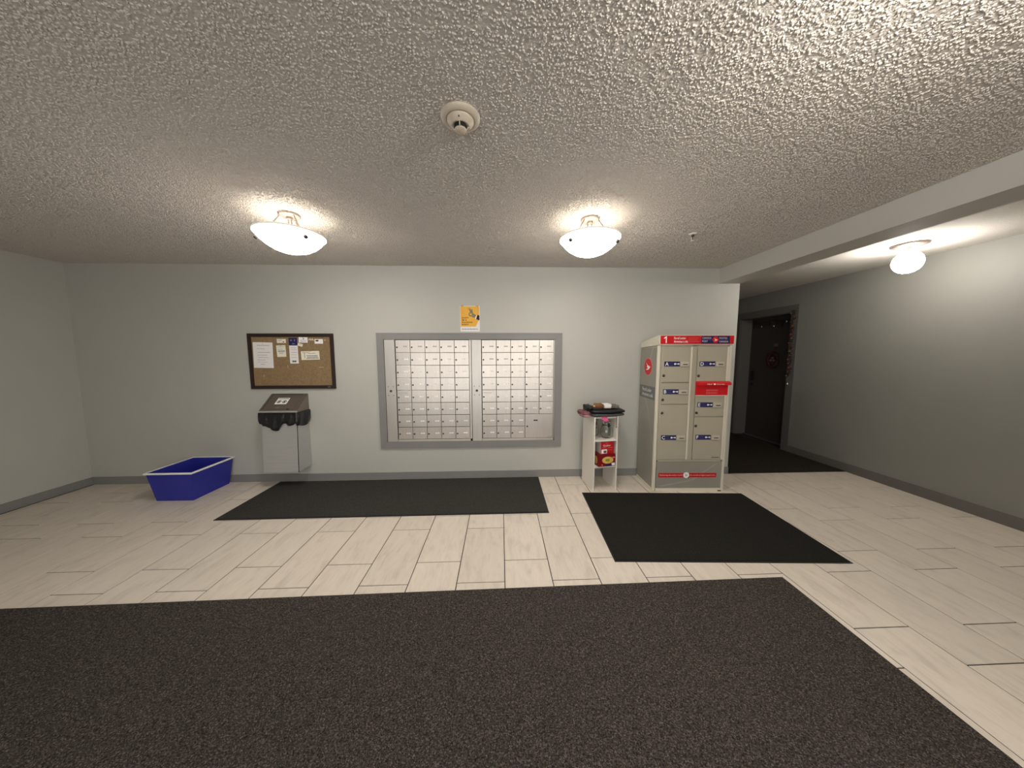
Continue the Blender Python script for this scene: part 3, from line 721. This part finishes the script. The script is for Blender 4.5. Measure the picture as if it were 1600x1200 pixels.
text('lettering', 'CANADA', m_white, hd, .6, -.0172, 1.556, h=.016, wd=.09)
obj('rule', MB().sheet(.428,1.582,.522,1.584,-.0166).sheet(.6,1.579,.692,1.581,-.0166), m_bluetext, hd)
wing = [(-.62,.62),(-.05,.22),(.75,.0),(.18,-.42),(-.55,-.50),(-.45,-.36),(-.05,-.28),(-.1,-.12),(-.35,-.02),(-.2,.06),(-.5,.5)]
def disc(mb, c, r, y0, y1, n=28):
    mb.poly([(c[0]+r*math.cos(2*PI*i/n), c[1]+r*math.sin(2*PI*i/n)) for i in range(n)], y0, y1); return mb
obj('emblem_disc', disc(MB(), (.562,1.583), .031, -.0172, -.0164), m_red, hd)
obj('emblem_wing', MB().poly([(.562+.028*x, 1.583+.028*z) for x, z in wing], -.0178, -.0173), m_white, hd)
# door frames and rails
mb = MB().box(.03,.0,.332,.048,.012,1.533).box(.337,-.004,.332,.352,.012,1.533).box(.352,-.001,.332,.395,.012,1.533,.002).box(.71,-.001,.332,.718,.012,1.533)
mb.box(.03,-.001,1.515,.718,.012,1.533).box(.03,-.003,.322,.718,.012,.343)
obj('door_frame', mb, m_beige, pl)
mb = MB()
for x in (.328, .697): mb.box(x, -.010, .345, x+.017, .0, 1.513, .003)
obj('hinge_strip', mb, m_beige2, pl)
key = [(0,0)]
def locker_door(letter, x0, z0, x1, z1, lz, kz):
    d_ = obj('locker_door', MB().box(0, -.005, 0, x1-x0, .012, z1-z0, .0015), m_beige, pl, (x0, 0, z0))
    lx = .062-.044+ (.0 if x0 < .2 else .004)
    p = obj('door_plate', MB().box(lx, -.0075, lz-z0-.025, lx+.157, -.005, lz-z0+.025, .001), m_navy, d_)
    text('lettering', letter, m_white, p, lx+.008, -.0078, lz-z0-.018, h=.036, bold=.02)
    obj('print', bars([(lx+.04,lx+.085,lz-z0+.008,.003),(lx+.04,lx+.09,lz-z0-.012,.003)], -.0075), m_bluetext, p)
    mb = disc(MB(), (lx+.108,lz-z0), .010, -.0081, -.0076, 16); disc(mb, (lx+.144,lz-z0), .0085, -.0081, -.0076, 16); mb.sheet(lx+.112,lz-z0-.003,lx+.144,lz-z0+.003,-.0076)
    obj('key_symbol', mb, m_white, p)
    s_ = obj('slot_plate', MB().box(lx+.162, -.017, lz-z0-.026, lx+.245, -.005, lz-z0+.022, .003), m_plate, d_)
    obj('slot', MB().sheet(lx+.184, lz-z0-.009, lx+.232, lz-z0-.001, -.017), m_dark, s_)
    obj('lock', MB().lathe([(0,-.010),(.006,-.010),(.010,-.008),(.0135,-.004),(.014,0),(0,0)], 18, (.017, -.005, kz-z0), 'Y'), m_lock, d_)
    return d_
DA = [('A', .046, 1.155, .327, 1.513, 1.341, 1.222), ('B', .046, .931, .327, 1.147, 1.058, .974), ('C', .046, .345, .327, .923, .579, .837),
      ('D', .4, 1.162, .696, 1.513, 1.341, 1.219), ('E', .4, .803, .696, 1.012, .922, .838), ('F', .4, .345, .696, .795, .582, .702)]
last = [locker_door(*a) for a in DA][-1]
obj('maker_plate', bars([(.2,.28,.018,.008)], -.005), m_ink, last)
ml = obj('mail_slot', MB().box(.396, -.012, 1.02, .722, .01, 1.155, .002), m_red, pl)
obj('slot_hood', MB().hexa([(.392,-.045,1.128),(.735,-.045,1.128),(.735,-.008,1.128),(.392,-.008,1.128),(.392,-.04,1.15),(.735,-.04,1.15),(.735,-.008,1.166),(.392,-.008,1.166)]), m_red, ml)
text('lettering', 'Mail', m_white, ml, .49, -.0452, 1.132, h=.012, wd=.045)
obj('letter_symbol', MB().sheet(.552,1.132,.572,1.145,-.0445,.0012), m_white, ml)
text('lettering', 'Courrier', m_white, ml, .585, -.0452, 1.132, h=.012, wd=.08)
obj('print', bars([(.5,.62,1.074,.006),(.5,.615,1.064,.006),(.5,.62,1.046,.006),(.5,.61,1.036,.006)], -.012), m_redtext, ml)
obj('slot_sill', MB().box(.396,-.016,1.014,.722,-.002,1.022,.001), m_beige2, ml)
# foot panel
fp = obj('foot_panel', MB().box(.034, -.003, .035, .714, .012, .32, .001), m_film, pl)
obj('foot_rail', MB().box(.03,-.005,0,.718,.012,.034,.001), m_beige2, pl)
sp_ = obj('slogan_strip', MB().sheet(.057, .152, .664, .198, -.003), m_red, fp)
text('lettering', 'Delivering the online world', m_white, sp_, .07, -.0038, .166, h=.017, wd=.235)
text('lettering', "Du monde en ligne jusqu'à vous", m_white, sp_, .39, -.0038, .166, h=.016, wd=.262)
obj('round_symbol', disc(MB(), (.348,.176), .032, -.0045, -.0036), m_white, sp_)
mb = MB().sheet(.335,.182,.345,.185,-.0046).poly([(.338,.166),(.345,.183),(.349,.166)], -.005, -.0046).sheet(.353,.168,.356,.184,-.0046)
obj('symbol_print', mb, m_ink, sp_)
obj('cursor_symbol', MB().poly([(.368,.158),(.368,.142),(.379,.147)], -.0048, -.004), m_dark, sp_)
for x in (.035,.705): obj('screw', MB().cyl((x,-.003,.331), .006, -.002, 'Y', 10), m_lock, pl)
obj('levelling_foot', MB().box(.685,-.006,.0,.72,.01,.012), m_dark, pl)
# side: grey film with disc, band and pale sweep
sd_ = obj('side_film', MB().box(-.0008, .036, .03, .008, LD-.004, 1.505), m_film, pl)
def ydisc(c, r, x0, x1, n=30):
    mb = MB(); vs_ = [(x0, c[0]+r*math.cos(2*PI*i/n), c[1]+r*math.sin(2*PI*i/n)) for i in range(n)]+[(x1, c[0]+r*math.cos(2*PI*i/n), c[1]+r*math.sin(2*PI*i/n)) for i in range(n)]
    mb._add(vs_, [tuple(range(n)), tuple(range(n,2*n))[::-1]]+[(i,(i+1)%n,(i+1)%n+n,i+n) for i in range(n)]); return mb
obj('emblem_ring', ydisc((.215,1.305), .095, -.0011, -.0008), mat('emblem_halo', S(206,140,132), .5), sd_)
obj('emblem_disc', ydisc((.215,1.305), .088, -.0016, -.0011), m_red, sd_)
def yz(mb, pts, x0, x1):
    n = len(pts); mb._add([(x0,y,z) for y, z in pts]+[(x1,y,z) for y, z in pts], [tuple(range(n)), tuple(range(n,2*n))[::-1]]+[(i,(i+1)%n,(i+1)%n+n,i+n) for i in range(n)]); return mb
obj('emblem_wing', yz(MB(), [(.215-.08*x, 1.305+.075*z) for x, z in wing], -.0022, -.0017), m_white, sd_)
bd = obj('band', MB().box(-.0016, .036, .962, -.0008, LD-.004, 1.098), m_band, sd_)
text('lettering', 'Parcel Locker', m_white, bd, -.0018, .33, 1.038, h=.038, wd=.22, side=True)
text('lettering', 'Armoires à colis', m_white, bd, -.0018, .33, .985, h=.038, wd=.255, side=True)
m_sweep = mat('film_pale_sweep', S(160,158,149), .4)
mb = MB(); prev = None
for i in range(13):
    t_ = i/12; y, z = .30-.25*t_, .96-.5*t_**1.8
    if prev: yz(mb, [(prev[0],prev[1]),(y,z),(y-.004,z+.03),(prev[0]-.004,prev[1]+.03)], -.00105, -.0008)
    prev = (y, z)
yz(mb, [(.19,1.38),(.12,1.505),(.095,1.505),(.165,1.38)], -.00105, -.0008)
obj('pale_sweep', mb, m_sweep, sd_)
mb = MB()
mb.poly([(.06,.06),(.4,.125),(.64,.3),(.67,.3),(.42,.118),(.1,.05)], -.0034, -.003); obj('pale_sweep', mb, m_sweep, fp)
obj('base_flange', MB().box(-.006,.036,0,.008,LD,.03,.002), m_beige2, pl)

# ------------------------------------------------------------------ ceiling lamps, detector, sprinkler
def lamp(label, x, y, angs, power=1, group='semi-flush bowl lamps'):
    t = thing('ceiling_lamp', label, 'lamp', (x, y, H), group=group)
    obj('canopy', MB().lathe([(0,-.001),(.062,-.001),(.066,-.006),(.066,-.014),(.060,-.019),(.054,-.016),(.03,-.02),(0,-.022)], 32), m_nickel, t)
    obj('stem', MB().cyl((.012,0,-.15), .005, .13, n=10).cyl((-.014,.008,-.15), .005, .13, n=10).cyl((0,0,-.034), .02, .014, n=16), m_nickel, t)
    zr = -.142
    pr = [(0,-.259),(.03,-.2585),(.07,-.250),(.11,-.235),(.15,-.210),(.18,-.183),(.197,-.160),(.207,-.146),(.212,zr),(.2125,zr+.004),(.209,zr+.005),(.203,-.145),(.192,-.160),(.175,-.182),(.146,-.207),(.107,-.231),(.068,-.246),(.03,-.2545),(0,-.255)]
    gb = obj('glass_bowl', MB().lathe(pr[:10], 48), m_bowl, t)
    obj('bowl_inside', MB().lathe(pr[9:], 48), m_bowl_in, gb)
    obj('bowl_rim', MB().lathe([(.2125,zr-.004),(.2155,zr),(.2155,zr+.005),(.211,zr+.008),(.206,zr+.006),(.207,zr)], 48), m_rim, gb)
    for a in angs:
        a = math.radians(a); c, s = math.cos(a), math.sin(a)
        obj('rod', MB().tube([(.058*c,.058*s,-.017),(.168*c,.168*s,-.178)], .0042, 8), m_nickel, t)
        kn = MB().ball((.190*c,.190*s,-.184), .0145, 12); obj('knob', kn, m_knob, t)
    for k in range(2): obj('bulb', MB().ball((.05*(1-2*k),.01,-.185), .022, 12, (1,1,1.25)), m_bulb, t)
    ld = bpy.data.lights.new('bulb_light', 'POINT'); ld.energy = BULB*power; ld.color = WARM; ld.shadow_soft_size = .03
    lo = bpy.data.objects.new('bulb_light', ld); lo.parent = t; lo.location = (0, 0, -.15); C.objects.link(lo)
    return t
lamp('lit glass bowl ceiling lamp above the notice board, left of the picture', -1.473, -.767, (-32,-152,88))
lamp('lit glass bowl ceiling lamp right of centre, nearest the sprinkler', .628, -.767, (-28,-148,92))
lamp('lit glass bowl ceiling lamp overhead behind the camera', .95, -2.62, (0,120,240), 17)

sm = thing('smoke_detector', 'round ivory smoke detector on the ceiling in front of the lamps', 'smoke detector', (-.178, -1.684, H))
obj('base', MB().lathe([(0,-.001),(.079,-.001),(.081,-.006),(.078,-.013),(.062,-.019),(.0565,-.019),(.0565,-.015),(0,-.015)], 48), m_plastic, sm)
obj('housing', MB().lathe([(.0545,-.012),(.0545,-.022),(.05,-.027),(.038,-.039),(.034,-.041),(.030,-.037),(0,-.037)], 48), m_plastic, sm)
obj('chamber', MB().lathe([(.026,-.036),(.026,-.05),(0,-.05)], 24), m_dark, sm)
for k in range(4):
    a = PI/2*k-PI/2; c, s = math.cos(a), math.sin(a)
    obj('strut', MB().tube([(.034*c,.034*s,-.039),(.024*c,.024*s,-.053)], .0025, 6), m_plastic, sm)
obj('cap', MB().lathe([(0,-.05),(.0235,-.05),(.025,-.053),(.0235,-.057),(0,-.058)], 32), m_plastic, sm)
obj('indicator', MB().ball((0,-.046,-.031), .0035, 8), m_lock, sm)

m_skw = mat('sprinkler_white', S(226,220,208), .45)
sk = thing('fire_sprinkler', 'small white fire sprinkler head in the ceiling near the beam', 'sprinkler', (1.537, -.526, H))
obj('escutcheon', MB().lathe([(0,-.001),(.034,-.001),(.034,-.004),(.02,-.010),(.012,-.010),(0,-.010)], 28), m_skw, sk)
obj('body', MB().cyl((0,0,-.024), .011, .016, n=14), m_lock, sk)
for s in (-1, 1): obj('frame_arm', MB().tube([(.008*s,0,-.02),(.014*s,0,-.032),(.011*s,0,-.048),(.002*s,0,-.056)], .0034, 6), m_skw, sk)
obj('bulb', MB().tube([(0,0,-.022),(0,0,-.054)], .002, 6), m_baub, sk)
obj('deflector', MB().lathe([(0,-.056),(.017,-.057),(.017,-.059),(0,-.06)], 20), m_skw, sk)

# dim lamp of the hall, out past the right of the photograph
hl_ = thing('hall_lamp', 'lit white globe lamp on a short stem in the hall beyond the beam', 'lamp', (3.62, -.35, H))
obj('base', MB().lathe([(0,-.001),(.11,-.001),(.115,-.012),(0,-.012)], 32), m_nickel, hl_)
obj('stem', MB().cyl((0,0,-.07), .012, .06, n=12), m_nickel, hl_)
obj('shade', MB().ball((0,0,-.155), .095, 24), mat('lit_hall_shade', S(240,230,214), .4, emit=(*WARM, 60.0)), hl_)

stipple()
